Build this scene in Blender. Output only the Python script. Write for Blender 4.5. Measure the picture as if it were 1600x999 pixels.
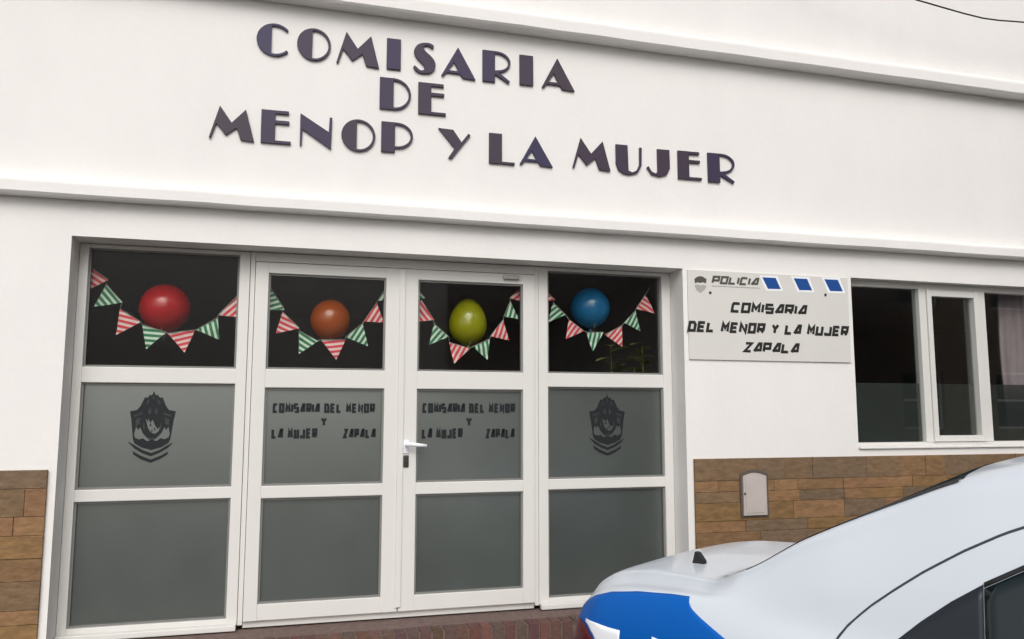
import bpy, bmesh, math, random
from mathutils import Vector, Matrix, Euler
random.seed(7)
for o in list(bpy.data.objects): bpy.data.objects.remove(o)
S = bpy.context.scene
COL = S.collection
# ------------------------------------------------------------------ camera
CAMZ, CAMY = 1.55, -5.0
cam_d = bpy.data.cameras.new('camera'); cam = bpy.data.objects.new('camera', cam_d); COL.objects.link(cam)
YAW, PITCH, ROLL = math.radians(15.696), math.radians(6.525), math.radians(0.0516)
fw = Vector((math.sin(YAW)*math.cos(PITCH), math.cos(YAW)*math.cos(PITCH), math.sin(PITCH)))
r0 = Vector((math.cos(YAW), -math.sin(YAW), 0)); u0 = r0.cross(fw)
rt = math.cos(ROLL)*r0 + math.sin(ROLL)*u0; up = -math.sin(ROLL)*r0 + math.cos(ROLL)*u0
m = Matrix((rt, up, -fw)).transposed().to_4x4(); m.translation = Vector((0, CAMY, CAMZ))
cam.matrix_world = m
FPX = 1254.6
cam_d.sensor_width = 36; cam_d.lens = FPX/1600*36; cam_d.clip_start = .05; cam_d.clip_end = 500
S.camera = cam
def at(px, py, Y):
    """point of the wall-parallel plane y=Y measured in the photo"""
    d = rt*((px-800)/FPX) - up*((py-499.5)/FPX) + fw
    t = (Y-CAMY)/d.y
    return Vector((0, CAMY, CAMZ)) + d*t
# ------------------------------------------------------------------ world and sun (overcast)
SUN_EL, SUN_AZ = math.radians(42), math.radians(190)      # azimuth clockwise from +Y
w = bpy.data.worlds.new('World'); S.world = w; w.use_nodes = True
nt = w.node_tree; bg = nt.nodes['Background']
sky = nt.nodes.new('ShaderNodeTexSky'); sky.sky_type = 'NISHITA'; sky.sun_disc = False
sky.sun_elevation = SUN_EL; sky.sun_rotation = SUN_AZ; sky.air_density = 1.0; sky.dust_density = 4.0
hs = nt.nodes.new('ShaderNodeHueSaturation'); hs.inputs['Saturation'].default_value = .30
nt.links.new(sky.outputs['Color'], hs.inputs['Color']); nt.links.new(hs.outputs['Color'], bg.inputs['Color'])
bg.inputs['Strength'].default_value = .15
sd = bpy.data.lights.new('sun', 'SUN'); sd.energy = 0.9; sd.angle = math.radians(45); sd.color = (1, .965, .92)
so = bpy.data.objects.new('sun', sd); COL.objects.link(so)
sdir = Vector((math.sin(SUN_AZ)*math.cos(SUN_EL), math.cos(SUN_AZ)*math.cos(SUN_EL), math.sin(SUN_EL)))
so.rotation_euler = sdir.to_track_quat('Z', 'Y').to_euler(); so.location = sdir*30
S.view_settings.view_transform = 'Standard'; S.view_settings.look = 'None'
S.view_settings.exposure = 0.14; S.view_settings.gamma = 1
S.render.engine = 'CYCLES'

# ------------------------------------------------------------------ materials
def mat(name, col, rough=.6, spec=.5, metal=0, var=0, vscale=6, bump=0, bscale=60, coat=0, bdetail=4, col2=None):
    M = bpy.data.materials.new(name); M.use_nodes = True
    n = M.node_tree.nodes; L = M.node_tree.links; b = n['Principled BSDF']
    b.inputs['Base Color'].default_value = (*col, 1); b.inputs['Roughness'].default_value = rough
    b.inputs['Specular IOR Level'].default_value = spec; b.inputs['Metallic'].default_value = metal
    b.inputs['Coat Weight'].default_value = coat; b.inputs['Coat Roughness'].default_value = .05
    tc = n.new('ShaderNodeTexCoord')
    if var:
        t = n.new('ShaderNodeTexNoise'); t.inputs['Scale'].default_value = vscale; t.inputs['Detail'].default_value = 6; t.inputs['Roughness'].default_value = .65
        L.new(tc.outputs['Object'], t.inputs['Vector'])
        r = n.new('ShaderNodeValToRGB'); r.color_ramp.elements[0].position = .3; r.color_ramp.elements[1].position = .7
        c2 = col2 or tuple(c*(1-var) for c in col)
        r.color_ramp.elements[0].color = (*c2, 1); r.color_ramp.elements[1].color = (*col, 1)
        L.new(t.outputs['Fac'], r.inputs['Fac']); L.new(r.outputs['Color'], b.inputs['Base Color'])
    if bump:
        t2 = n.new('ShaderNodeTexNoise'); t2.inputs['Scale'].default_value = bscale; t2.inputs['Detail'].default_value = bdetail
        L.new(tc.outputs['Object'], t2.inputs['Vector'])
        bp = n.new('ShaderNodeBump'); bp.inputs['Strength'].default_value = bump; bp.inputs['Distance'].default_value = .01
        L.new(t2.outputs['Fac'], bp.inputs['Height']); L.new(bp.outputs['Normal'], b.inputs['Normal'])
    return M
def stone_mat(name, rough=.8, vs=14):
    """per-stone colour attribute broken up by veins and specks"""
    M = mat(name, (.3, .2, .1), rough, .35, bump=.5, bscale=35, bdetail=8)
    n = M.node_tree.nodes; L = M.node_tree.links; b = n['Principled BSDF']
    a = n.new('ShaderNodeVertexColor'); a.layer_name = 'Col'
    tc = n.new('ShaderNodeTexCoord'); mp = n.new('ShaderNodeMapping'); mp.inputs['Scale'].default_value = (1, 1, 3)
    t = n.new('ShaderNodeTexNoise'); t.inputs['Scale'].default_value = vs; t.inputs['Detail'].default_value = 8; t.inputs['Roughness'].default_value = .7
    L.new(tc.outputs['Object'], mp.inputs['Vector']); L.new(mp.outputs['Vector'], t.inputs['Vector'])
    r = n.new('ShaderNodeMapRange'); r.inputs['From Min'].default_value = .3; r.inputs['From Max'].default_value = .7
    r.inputs['To Min'].default_value = .7; r.inputs['To Max'].default_value = 1.35
    L.new(t.outputs['Fac'], r.inputs['Value'])
    mx = n.new('ShaderNodeMix'); mx.data_type = 'RGBA'; mx.blend_type = 'MULTIPLY'; mx.inputs['Factor'].default_value = 1
    L.new(a.outputs['Color'], mx.inputs['A']); L.new(r.outputs['Result'], mx.inputs['B']); L.new(mx.outputs['Result'], b.inputs['Base Color'])
    return M
def glass_mat(name, tint=.9, refl=.06):
    M = bpy.data.materials.new(name); M.use_nodes = True
    n = M.node_tree.nodes; L = M.node_tree.links; n.remove(n['Principled BSDF'])
    tr = n.new('ShaderNodeBsdfTransparent'); tr.inputs['Color'].default_value = (tint*.98, tint, tint*.98, 1)
    g = n.new('ShaderNodeBsdfGlossy'); g.inputs['Roughness'].default_value = .01
    lw = n.new('ShaderNodeFresnel'); lw.inputs['IOR'].default_value = 1.45
    mu = n.new('ShaderNodeMath'); mu.operation = 'MULTIPLY'; mu.inputs[1].default_value = refl/.034
    mx = n.new('ShaderNodeMixShader'); L.new(lw.outputs['Fac'], mu.inputs[0]); L.new(mu.outputs[0], mx.inputs[0])
    L.new(tr.outputs[0], mx.inputs[1]); L.new(g.outputs[0], mx.inputs[2]); L.new(mx.outputs[0], n['Material Output'].inputs['Surface'])
    return M
def frost_mat(name, col, refl, rough):
    M = mat(name, col, .8, 0, var=.32, vscale=1.6)
    n = M.node_tree.nodes; L = M.node_tree.links
    g = n.new('ShaderNodeBsdfGlossy'); g.inputs['Roughness'].default_value = rough; g.inputs['Color'].default_value = (.95, 1, .975, 1)
    mx = n.new('ShaderNodeMixShader'); mx.inputs[0].default_value = refl
    L.new(n['Principled BSDF'].outputs[0], mx.inputs[1]); L.new(g.outputs[0], mx.inputs[2]); L.new(mx.outputs[0], n['Material Output'].inputs['Surface'])
    return M
def film_mat(name, col, clear):
    M = mat(name, col, .5, .3, var=.1, vscale=3)
    n = M.node_tree.nodes; L = M.node_tree.links; t = n.new('ShaderNodeBsdfTransparent')
    mx = n.new('ShaderNodeMixShader'); mx.inputs[0].default_value = clear
    L.new(n['Principled BSDF'].outputs[0], mx.inputs[1]); L.new(t.outputs[0], mx.inputs[2]); L.new(mx.outputs[0], n['Material Output'].inputs['Surface'])
    return M
def tint_mat(name, col, refl):
    M = mat(name, col, .8, 0); n = M.node_tree.nodes; L = M.node_tree.links
    g = n.new('ShaderNodeBsdfGlossy'); g.inputs['Roughness'].default_value = .05
    mx = n.new('ShaderNodeMixShader'); mx.inputs[0].default_value = refl
    L.new(n['Principled BSDF'].outputs[0], mx.inputs[1]); L.new(g.outputs[0], mx.inputs[2]); L.new(mx.outputs[0], n['Material Output'].inputs['Surface'])
    return M
def stripe_mat(name, a, b_):
    M = mat(name, a, .75, .2)
    n = M.node_tree.nodes; L = M.node_tree.links; b = n['Principled BSDF']
    tc = n.new('ShaderNodeTexCoord'); wv = n.new('ShaderNodeTexWave'); wv.bands_direction = 'Z'; wv.wave_profile = 'SIN'
    wv.inputs['Scale'].default_value = 10.0; wv.inputs['Distortion'].default_value = .15
    r = n.new('ShaderNodeValToRGB'); r.color_ramp.elements[0].position = .50; r.color_ramp.elements[1].position = .60
    r.color_ramp.elements[0].color = (*a, 1); r.color_ramp.elements[1].color = (*b_, 1)
    L.new(tc.outputs['Object'], wv.inputs['Vector']); L.new(wv.outputs['Fac'], r.inputs['Fac']); L.new(r.outputs['Color'], b.inputs['Base Color'])
    b.inputs['Subsurface Weight'].default_value = 0
    return M
M_WALL = mat('white_plaster', (.80, .785, .765), .85, .25, var=.035, vscale=1.3, bump=.2, bscale=22, bdetail=10)
def weather(M):
    n = M.node_tree.nodes; L = M.node_tree.links; b = n['Principled BSDF']; src = b.inputs['Base Color'].links[0].from_socket
    tc = n.new('ShaderNodeTexCoord'); mp = n.new('ShaderNodeMapping'); mp.inputs['Scale'].default_value = (1.3, 1, .55)
    t = n.new('ShaderNodeTexNoise'); t.inputs['Scale'].default_value = 2.2; t.inputs['Detail'].default_value = 7; t.inputs['Roughness'].default_value = .6
    r = n.new('ShaderNodeMapRange'); r.inputs['From Min'].default_value = .38; r.inputs['From Max'].default_value = .68; r.inputs['To Min'].default_value = 1; r.inputs['To Max'].default_value = .972
    mx = n.new('ShaderNodeMix'); mx.data_type = 'RGBA'; mx.blend_type = 'MULTIPLY'; mx.inputs['Factor'].default_value = 1
    L.new(tc.outputs['Object'], mp.inputs['Vector']); L.new(mp.outputs['Vector'], t.inputs['Vector']); L.new(t.outputs['Fac'], r.inputs['Value'])
    L.new(src, mx.inputs['A']); L.new(r.outputs['Result'], mx.inputs['B']); L.new(mx.outputs['Result'], b.inputs['Base Color'])
weather(M_WALL)
M_ROOM = mat('room_paint', (.62, .58, .60), .9, .2, var=.1, vscale=2)
M_PVC = mat('white_frame', (.68, .672, .645), .38, .45, var=.03, vscale=3)
M_STONE = stone_mat('stone_cladding'); M_BRICK = stone_mat('step_brick', .85, 30)
M_MORTAR = mat('mortar', (.20, .165, .13), .95, .1, var=.3, vscale=30)
M_GLASS = glass_mat('clear_glass', .94, .006)
M_WGLASS = glass_mat('window_glass', .88, .013)
M_FROST = frost_mat('frosted_film', (.066, .077, .072), .15, .28)
M_FILM = film_mat('grey_window_film', (.075, .086, .086), .42)
M_DECAL = mat('dark_vinyl', (.016, .019, .022), .6, .25, var=.4, vscale=60)
M_DECAL3 = mat('charcoal_vinyl', (.042, .047, .047), .5, .3, var=.4, vscale=70)
M_DECAL2 = mat('grey_vinyl', (.13, .14, .138), .5, .3, var=.3, vscale=50)
M_LETTER = mat('purple_letter', (.075, .06, .085), .5, .28)
_n = M_LETTER.node_tree.nodes; _oi = _n.new('ShaderNodeObjectInfo'); _cr = _n.new('ShaderNodeValToRGB')
_cr.color_ramp.elements[0].color = (.050, .035, .052, 1); _cr.color_ramp.elements[1].color = (.038, .031, .080, 1)
M_LETTER.node_tree.links.new(_oi.outputs['Random'], _cr.inputs['Fac']); M_LETTER.node_tree.links.new(_cr.outputs['Color'], _n['Principled BSDF'].inputs['Base Color'])
M_SIGN = mat('sign_board', (.66, .65, .62), .4, .4, var=.04, vscale=4)
M_BLACK = mat('black_print', (.022, .022, .02), .5, .3)
M_GREYPRINT = mat('grey_print', (.085, .08, .075), .5, .3)
M_GREYL = mat('faint_grey_print', (.45, .44, .42), .5, .3, var=.3, vscale=90)
M_BLUEP = mat('blue_print', (.012, .07, .27), .45, .3)
M_WHITEP = mat('white_print', (.82, .84, .88), .4, .4)
M_RUB = mat('black_rubber', (.018, .018, .02), .6, .3)
M_GAP = mat('shut_line', (.045, .055, .065), .7, .2)
M_GREYMET = mat('dark_metal', (.06, .058, .055), .4, .5, metal=.6)
M_PAINT = mat('white_car_paint', (.58, .625, .68), .32, .4, coat=.35)
M_BLUE = mat('blue_car_vinyl', (.0, .098, .42), .42, .18)
M_TINT = tint_mat('dark_car_glass', (.010, .017, .019), .045)
M_TRIM = mat('black_car_trim', (.016, .021, .028), .4, .3)
M_RED = mat('dark_red_lens', (.085, .006, .010), .30, .3)
M_CLEARL = mat('headlight_lens', (.55, .57, .6), .1, .6, coat=.5)
M_RIM = mat('alloy_rim', (.5, .5, .52), .3, .5, metal=.9)
M_ASPH = mat('asphalt', (.055, .054, .052), .9, .3, var=.35, vscale=20, bump=.5, bscale=180)
M_WALK = mat('pavement_tiles', (.27, .25, .23), .85, .3, var=.25, vscale=7, bump=.3, bscale=60)
M_CABLE = mat('cable_black', (.03, .03, .028), .6, .3)
M_STRING = mat('string', (.35, .33, .3), .8, .2)
M_CURT = mat('mauve_curtain', (.70, .57, .64), .9, .15, var=.12, vscale=9)
M_LEAF = mat('plant_leaf', (.36, .37, .13), .4, .5, var=.55, vscale=20)
M_STEM = mat('plant_stem', (.06, .08, .025), .7, .3)
M_POT = mat('terracotta_pot', (.30, .12, .06), .8, .3, var=.2, vscale=10)
M_SOIL = mat('soil', (.03, .02, .014), .95, .1)
M_BARK = mat('bark', (.09, .065, .045), .9, .2, var=.4, vscale=8, bump=.6, bscale=20)
M_CROWN = mat('tree_leaf', (.06, .09, .022), .6, .3, var=.5, vscale=1.5)
M_FLAGR = stripe_mat('red_striped_paper', (.72, .07, .095), (.80, .60, .60))
M_FLAGG = stripe_mat('green_striped_paper', (.045, .19, .10), (.62, .72, .62))

# ------------------------------------------------------------------ builders
def tag(o, label=None, cat=None, group=None, kind=None):
    if label: o['label'] = label
    if cat: o['category'] = cat
    if group: o['group'] = group
    if kind: o['kind'] = kind
    return o
def empty(name, loc=(0, 0, 0), rot=(0, 0, 0)):
    o = bpy.data.objects.new(name, None); COL.objects.link(o); o.location = loc; o.rotation_euler = rot
    o.empty_display_size = .2; return o
def link(name, me, material, parent=None, loc=None, rot=None, smooth=False):
    o = bpy.data.objects.new(name, me); COL.objects.link(o)
    if material: me.materials.append(material)
    if smooth:
        for p in me.polygons: p.use_smooth = True
    if parent:
        o.parent = parent
        # parts are written in world coordinates unless a local place is given
        if loc is None and parent.type == 'EMPTY' and parent.parent is None:
            o.matrix_parent_inverse = base_matrix(parent).inverted()
        elif loc is None:
            o.matrix_parent_inverse = Matrix.Identity(4)
    if loc is not None: o.location = loc
    if rot is not None: o.rotation_euler = rot
    return o
def base_matrix(o): return Matrix.LocRotScale(o.location, o.rotation_euler, None)
class MB:
    def __init__(s): s.bm = bmesh.new(); s.col = None
    def box(s, x0, x1, y0, y1, z0, z1, bev=0, color=None):
        g = bmesh.ops.create_cube(s.bm, size=1)
        for v in g['verts']:
            v.co = Vector(((x0+x1)/2+v.co.x*(x1-x0), (y0+y1)/2+v.co.y*(y1-y0), (z0+z1)/2+v.co.z*(z1-z0)))
        fs = {f for v in g['verts'] for f in v.link_faces}
        if bev:
            es = list({e for v in g['verts'] for e in v.link_edges})
            r = bmesh.ops.bevel(s.bm, geom=es, offset=bev, segments=2, affect='EDGES', profile=.6)
            fs = set(r['faces']) | {f for f in fs if f.is_valid}
            if color:
                vs = {v for f in r['faces'] for v in f.verts}
                fs |= {f for v in vs for f in v.link_faces}
        if color:
            if s.col is None: s.col = s.bm.loops.layers.float_color.new('Col')
            for f in fs:
                if f.is_valid:
                    for l in f.loops: l[s.col] = (*color, 1)
        return s
    def prism(s, poly, y0, y1):
        """polygon in (x,z) extruded along y"""
        a = [s.bm.verts.new((x, y0, z)) for x, z in poly]; b = [s.bm.verts.new((x, y1, z)) for x, z in poly]
        n = len(poly); s.bm.faces.new(a); s.bm.faces.new(b[::-1])
        for i in range(n): s.bm.faces.new((a[i], b[i], b[(i+1) % n], a[(i+1) % n]))
        return s
    def prism_x(s, poly, x0, x1):
        """polygon in (y,z) extruded along x"""
        a = [s.bm.verts.new((x0, y, z)) for y, z in poly]; b = [s.bm.verts.new((x1, y, z)) for y, z in poly]
        n = len(poly); s.bm.faces.new(a); s.bm.faces.new(b[::-1])
        for i in range(n): s.bm.faces.new((a[i], b[i], b[(i+1) % n], a[(i+1) % n]))
        return s
    def tube(s, pts, rad, n=8, cap=True):
        pts = [Vector(p) for p in pts]; rings = []
        rr = rad if isinstance(rad, (list, tuple)) else [rad]*len(pts)
        for i, p in enumerate(pts):
            d = (pts[min(i+1, len(pts)-1)]-pts[max(i-1, 0)]).normalized()
            a = d.orthogonal().normalized() if abs(d.z) > .95 else d.cross(Vector((0, 0, 1))).normalized()
            b = d.cross(a)
            rings.append([s.bm.verts.new(p+rr[i]*(math.cos(t*2*math.pi/n)*a+math.sin(t*2*math.pi/n)*b)) for t in range(n)])
        for A, B in zip(rings, rings[1:]):
            for k in range(n): s.bm.faces.new((A[k], A[(k+1) % n], B[(k+1) % n], B[k]))
        if cap: s.bm.faces.new(rings[0][::-1]); s.bm.faces.new(rings[-1])
        return s
    def lathe(s, prof, c=(0, 0, 0), n=24, axis='Z'):
        rings = []; c = Vector(c)
        for r, h in prof:
            ring = []
            for k in range(n):
                a = 2*math.pi*k/n; x, y = r*math.cos(a), r*math.sin(a)
                ring.append(s.bm.verts.new(c+(Vector((x, y, h)) if axis == 'Z' else Vector((x, h, y)))))
            rings.append(ring)
        for A, B in zip(rings, rings[1:]):
            for k in range(n): s.bm.faces.new((A[k], A[(k+1) % n], B[(k+1) % n], B[k]))
        s.bm.faces.new(rings[0][::-1]); s.bm.faces.new(rings[-1]); return s
    def mesh(s, name='mesh'):
        bmesh.ops.recalc_face_normals(s.bm, faces=s.bm.faces)
        me = bpy.data.meshes.new(name); s.bm.to_mesh(me); s.bm.free(); return me
    def build(s, name, material, parent=None, smooth=False, **k):
        return link(name, s.mesh(name), material, parent, smooth=smooth, **k)
def flat(polys_holes, depth, bevel=0, name='flat'):
    """filled outline(s) in (x,z) given a thickness; curves are converted to mesh.  Front faces -y."""
    cu = bpy.data.curves.new(name, 'CURVE'); cu.dimensions = '2D'; cu.fill_mode = 'BOTH'
    cu.extrude = depth/2; cu.bevel_depth = bevel; cu.bevel_resolution = 1
    if bevel: cu.offset = -bevel
    for poly in polys_holes:
        sp = cu.splines.new('POLY'); sp.points.add(len(poly)-1); sp.use_cyclic_u = True
        for p, (x, z) in zip(sp.points, poly): p.co = (x, z, 0, 1)
    ob = bpy.data.objects.new(name, cu)
    COL.objects.link(ob); dg = bpy.context.evaluated_depsgraph_get(); dg.update()
    me = bpy.data.meshes.new_from_object(ob.evaluated_get(dg)); bpy.data.objects.remove(ob)
    me.transform(Matrix.Rotation(math.pi/2, 4, 'X')); me.materials.clear()
    return me
# ------------------------------------------------------------------ the setting
def sheet(name, x0, x1, y0, y1, z, material, nx=1, ny=1):
    bm = bmesh.new(); bmesh.ops.create_grid(bm, x_segments=nx, y_segments=ny, size=.5)
    for v in bm.verts: v.co = Vector(((x0+x1)/2+v.co.x*(x1-x0), (y0+y1)/2+v.co.y*(y1-y0), z))
    me = bpy.data.meshes.new(name); bm.to_mesh(me); bm.free()
    return tag(link(name, me, material), kind='structure')
sheet('ground', -200, 200, -200, 200, -.03, mat('bare_earth', (.16, .13, .10), .95, .2, var=.3, vscale=.8))
sheet('road', -60, 60, -9.9, -.86, 0, M_ASPH)
k = MB(); k.box(-60, 60, -.85, -.72, -.02, .13, .015)
tag(k.build('kerb', mat('kerb_concrete', (.34, .33, .31), .85, .3, var=.25, vscale=8, bump=.3)), kind='structure')
k = MB()
for i in range(-15, 40):
    for j, (ya, yb) in enumerate([(-.715, -.365), (-.36, -.005)]):
        k.box(i*.4+.0025, i*.4+.3975, ya, yb, .0, .128+random.uniform(0, .003), .004)
tag(k.build('pavement', M_WALK), kind='structure')
k = MB(); k.box(-60, 60, -11.9, -9.9, -.02, .12, .02)
tag(k.build('far_pavement', M_WALK), kind='structure')

# ------------------------------------------------------------------ the building
RY = .22                                      # door plane recess
Z0 = CAMZ
OX0, OX1, OZ1 = -1.199, 2.640, Z0+.992        # entrance opening
FLOOR = Z0-1.262
WX0, WX1, WZ0, WZ1 = 4.022, 7.2, Z0-.270, Z0+.996   # side window opening (runs past the frame)
BX0, BX1, BZ1, BD = -6.0, 10.5, Z0+4.6, .30
bld = tag(empty('police_station', (2, 0, 0)), 'white plastered police station with entrance doors, raised lettering and stone base', 'building')
k = MB()                                       # walls as butted blocks round the openings
STZ = Z0-.320                                  # top of the stone base
k.box(BX0, OX0, 0, BD, .12, OZ1); k.box(OX1, WX0, 0, BD, .12, OZ1)
k.box(WX0, WX1, 0, BD, .12, WZ0); k.box(WX1, BX1, 0, BD, .12, OZ1)
k.box(BX0, BX1, 0, BD, OZ1, BZ1)
bmesh.ops.remove_doubles(k.bm, verts=k.bm.verts, dist=1e-4)
k.build('wall', M_WALL, bld)
k = MB(); d = 6.0                              # rest of the shell
k.box(BX0, BX0+.25, BD, d, .12, BZ1); k.box(BX1-.25, BX1, BD, d, .12, BZ1); k.box(BX0, BX1, d, d+.25, .12, BZ1)
k.box(BX0+.25, BX1-.25, BD+.002, d, Z0+4.2, Z0+4.4)
k.build('rear_wall', M_WALL, bld)
k = MB()                                       # the dark room behind the glass
k.box(BX0+.25, BX1-.25, BD+.002, d, FLOOR-.12, FLOOR-.02)
k.box(BX0+.25, BX1-.25, BD+.002, d, Z0+1.25, Z0+1.35)
k.box(BX0+.26, BX1-.26, d-.08, d-.01, FLOOR-.02, Z0+1.25)
k.box(3.25, 3.37, BD+.002, d-.08, FLOOR-.02, Z0+1.25)
k.build('room', M_ROOM, bld)
def cornice(zb, h, p, rr):                     # softened band: rounded nose, sloping top
    prof = [(0.01, zb), (-p+.012, zb), (-p, zb+.012), (-p, zb+h-rr)]
    for i in range(1, 6):
        a = i/5*math.pi/2*.8; prof.append((-p+rr*(1-math.cos(a)), zb+h-rr+rr*math.sin(a)))
    prof += [(0.01, zb+h+.02)]
    k = MB(); n = 60
    rings = []
    for i in range(n+1):
        x = BX0+(BX1-BX0)*i/n; wz = random.uniform(-.0022, .0022); wy = random.uniform(-.002, .002)
        rings.append([k.bm.verts.new((x, y+(wy if y < 0 else 0), z+(wz if y < 0 else 0))) for y, z in prof])
    q = len(prof)
    for A, B in zip(rings, rings[1:]):
        for j in range(q): k.bm.faces.new((A[j], B[j], B[(j+1) % q], A[(j+1) % q]))
    k.bm.faces.new(rings[0]); k.bm.faces.new(rings[-1][::-1])
    return k.build('cornice', M_WALL, bld)
cornice(Z0+1.202, .095, .092, .03)
cornice(Z0+2.545, .13, .115, .05)
# stone base, one slab after another with open joints
def stones(x0, x1, z0, z1, seed):
    rnd = random.Random(seed); k = MB()
    k.box(x0+.004, x1-.004, -.012, -.002, z0+.004, z1-.004, color=(.10, .075, .05))
    z = z1; pal = [(.215, .128, .064), (.23, .14, .072), (.185, .115, .060), (.165, .112, .066), (.145, .104, .068), (.195, .122, .055), (.205, .12, .066)]
    row = 0
    while z > z0+.02:
        h = rnd.choice([.075, .10, .12, .15]); zb = max(z-h, z0)
        x = x0
        while x < x1-.01:
            l = rnd.uniform(.16, .52); xe = min(x+l, x1)
            if x1-xe < .09: xe = x1
            c = rnd.choice(pal if row else pal[2:5]); f = rnd.uniform(.93, 1.08); c = (c[0]*f*1.06, c[1]*f*.99, c[2]*f*.92)
            k.box(x+.0008, xe-.0008, -.012-rnd.uniform(.008, .014), -.004, zb+.0008, z-.0008, .003, color=c)
            x = xe
        z = zb; row += 1
    return k.build('stone_cladding', M_STONE, bld)
stones(BX0, -1.238, .13, STZ, 3)
stones(2.685, BX1, .13, STZ, 11)
# entrance step
k = MB(); rb = random.Random(5)
brick = lambda: tuple(v*rb.uniform(.88, 1.12) for v in rb.choice([(.115, .054, .042), (.10, .05, .042), (.135, .068, .052), (.10, .06, .05)]))
SX0, SX1 = -1.19, 2.63; SY0 = -.13; SZ = FLOOR-.028
k.box(SX0+.004, SX1-.004, -.016, .298, .10, SZ-.002, .003, color=(.145, .10, .088))
k.box(SX0+.004, SX1-.004, SY0+.008, -.0165, .10, SZ-.007, color=(.15, .11, .095))
x = SX0
while x < SX1-.05:                                # rowlock course: bricks on edge, their ends showing on the riser
    e = min(x+rb.uniform(.068, .076), SX1); dz = rb.uniform(-.003, .003); dy = rb.uniform(-.003, .003)
    k.box(x+.004, e-.004, SY0+dy, -.018, .131, SZ+dz, .005, color=brick())
    x += .074
tag(k.build('brick_step', M_BRICK), 'low red brick step running along the foot of the entrance doors', 'step')

# ------------------------------------------------------------------ entrance glazing
def rect_frame(k, x0, x1, z0, z1, l, r, b, t, y0, y1, bev=.004, mids=()):
    """stiles full height, rails butted between them"""
    k.box(x0, x0+l, y0, y1, z0, z1, bev); k.box(x1-r, x1, y0, y1, z0, z1, bev)
    e = .0015
    k.box(x0+l-e, x1-r+e, y0+.0025, y1, z0, z0+b, bev); k.box(x0+l-e, x1-r+e, y0+.0025, y1, z1-t, z1, bev)
    for a, c in mids: k.box(x0+l-e, x1-r+e, y0+.0025, y1, a, c, bev)
def bead(k, x0, x1, z0, z1, y0, wd=.012):       # glazing bead round a pane
    k.box(x0, x0+wd, y0, y0+.012, z0, z1); k.box(x1-wd, x1, y0, y0+.012, z0, z1)
    k.box(x0+wd, x1-wd, y0+.0005, y0+.012, z0, z0+wd); k.box(x0+wd, x1-wd, y0+.0005, y0+.012, z1-wd, z1)
def pane(name, x0, x1, z0, z1, y, th, material, parent):
    k = MB(); k.box(x0-.006, x1+.006, y, y+th, z0-.006, z1+.006); return k.build(name, material, parent)
ZS = dict(u0=Z0+.258, m1=Z0+.166, m0=Z0-.452, l1=Z0-.520)
def sidelight(x0, x1, px0, px1, lbl):
    k = MB(); z0, z1 = FLOOR, OZ1-.004
    pt, pb = Z0+.965, Z0-1.222
    rect_frame(k, x0, x1, z0, z1, px0-x0, x1-px1, pb-z0, z1-pt, RY-.03, RY+.045,
               mids=[(ZS['m1'], ZS['u0']), (ZS['l1'], ZS['m0'])])
    k.box(x0+.004, x1-.004, RY-.075, RY-.032, z0-.022, z0+.012, .006)      # projecting sill nose
    o = k.build('sidelight', M_PVC, bld); o['label'] = lbl
    b = MB()
    for a, c in [(ZS['u0'], pt), (ZS['m1'], None), (pb, ZS['l1'])]:
        if c is None: a, c = ZS['m0'], ZS['m1']
        bead(b, px0, px1, a, c, RY-.012)
    b.build('glazing_bead', M_RUB2, o)
    pane('clear_pane', px0+.012, px1-.012, ZS['u0']+.012, pt-.012, RY+.004, .006, M_GLASS, o)
    pane('frosted_pane', px0+.012, px1-.012, ZS['m0']+.012, ZS['m1']-.012, RY+.004, .008, M_FROST, o)
    pane('frosted_pane', px0+.012, px1-.012, pb+.012, ZS['l1']-.012, RY+.004, .008, M_FROST, o)
    return o
M_RUB2 = mat('grey_gasket', (.20, .20, .19), .5, .3)
DL0, DL1, DR1 = -.232, .7125, 1.642
sl = sidelight(OX0+.002, DL0-.003, -1.147, -.297, 'left fixed glazed panel with dark crest')
sr = sidelight(DR1+.003, OX1-.002, 1.713, 2.572, 'right fixed glazed panel with dark crest')
def door(x0, x1, px0, px1, lbl):
    k = MB(); z0, z1 = FLOOR+.022, Z0+.925
    pt, pb = Z0+.857, Z0-1.146
    y0, y1 = RY-.05, RY+.03
    rect_frame(k, x0, x1, z0, z1, px0-x0, x1-px1, pb-z0, z1-pt, y0, y1,
               mids=[(ZS['m1']-.022, ZS['u0']), (ZS['l1']-.005, ZS['m0'])])
    o = k.build('door', M_PVC, bld); o['label'] = lbl
    b = MB(); m1 = ZS['m1']-.022; l1 = ZS['l1']-.005
    for a, c in [(ZS['u0'], pt), (ZS['m0'], m1), (pb, l1)]: bead(b, px0, px1, a, c, y0+.016)
    b.build('glazing_bead', M_RUB2, o)
    pane('clear_pane', px0+.012, px1-.012, ZS['u0']+.012, pt-.012, y0+.035, .006, M_GLASS, o)
    pane('frosted_pane', px0+.012, px1-.012, ZS['m0']+.012, m1-.012, y0+.035, .008, M_FROST, o)
    pane('frosted_pane', px0+.012, px1-.012, pb+.012, l1-.012, y0+.035, .008, M_FROST, o)
    return o
k = MB(); k.box(DL0, DL0+.028, RY-.035, RY+.045, FLOOR, OZ1-.004, .003); k.box(DR1-.028, DR1, RY-.035, RY+.045, FLOOR, OZ1-.004, .003)
k.box(DL0+.0285, DR1-.0285, RY-.033, RY+.045, Z0+.930, OZ1-.004, .003)
k.box(DL0+.0285, DR1-.0285, RY-.02, RY+.045, FLOOR-.02, FLOOR+.018, .003)
k.build('door_frame', M_PVC, bld)
dl = door(DL0+.031, DL1-.0025, -.122, .607, 'left door leaf with printed frosted pane')
dr = door(DL1+.0025, DR1-.031, .817, 1.531, 'right door leaf with handle and printed frosted pane')
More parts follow.
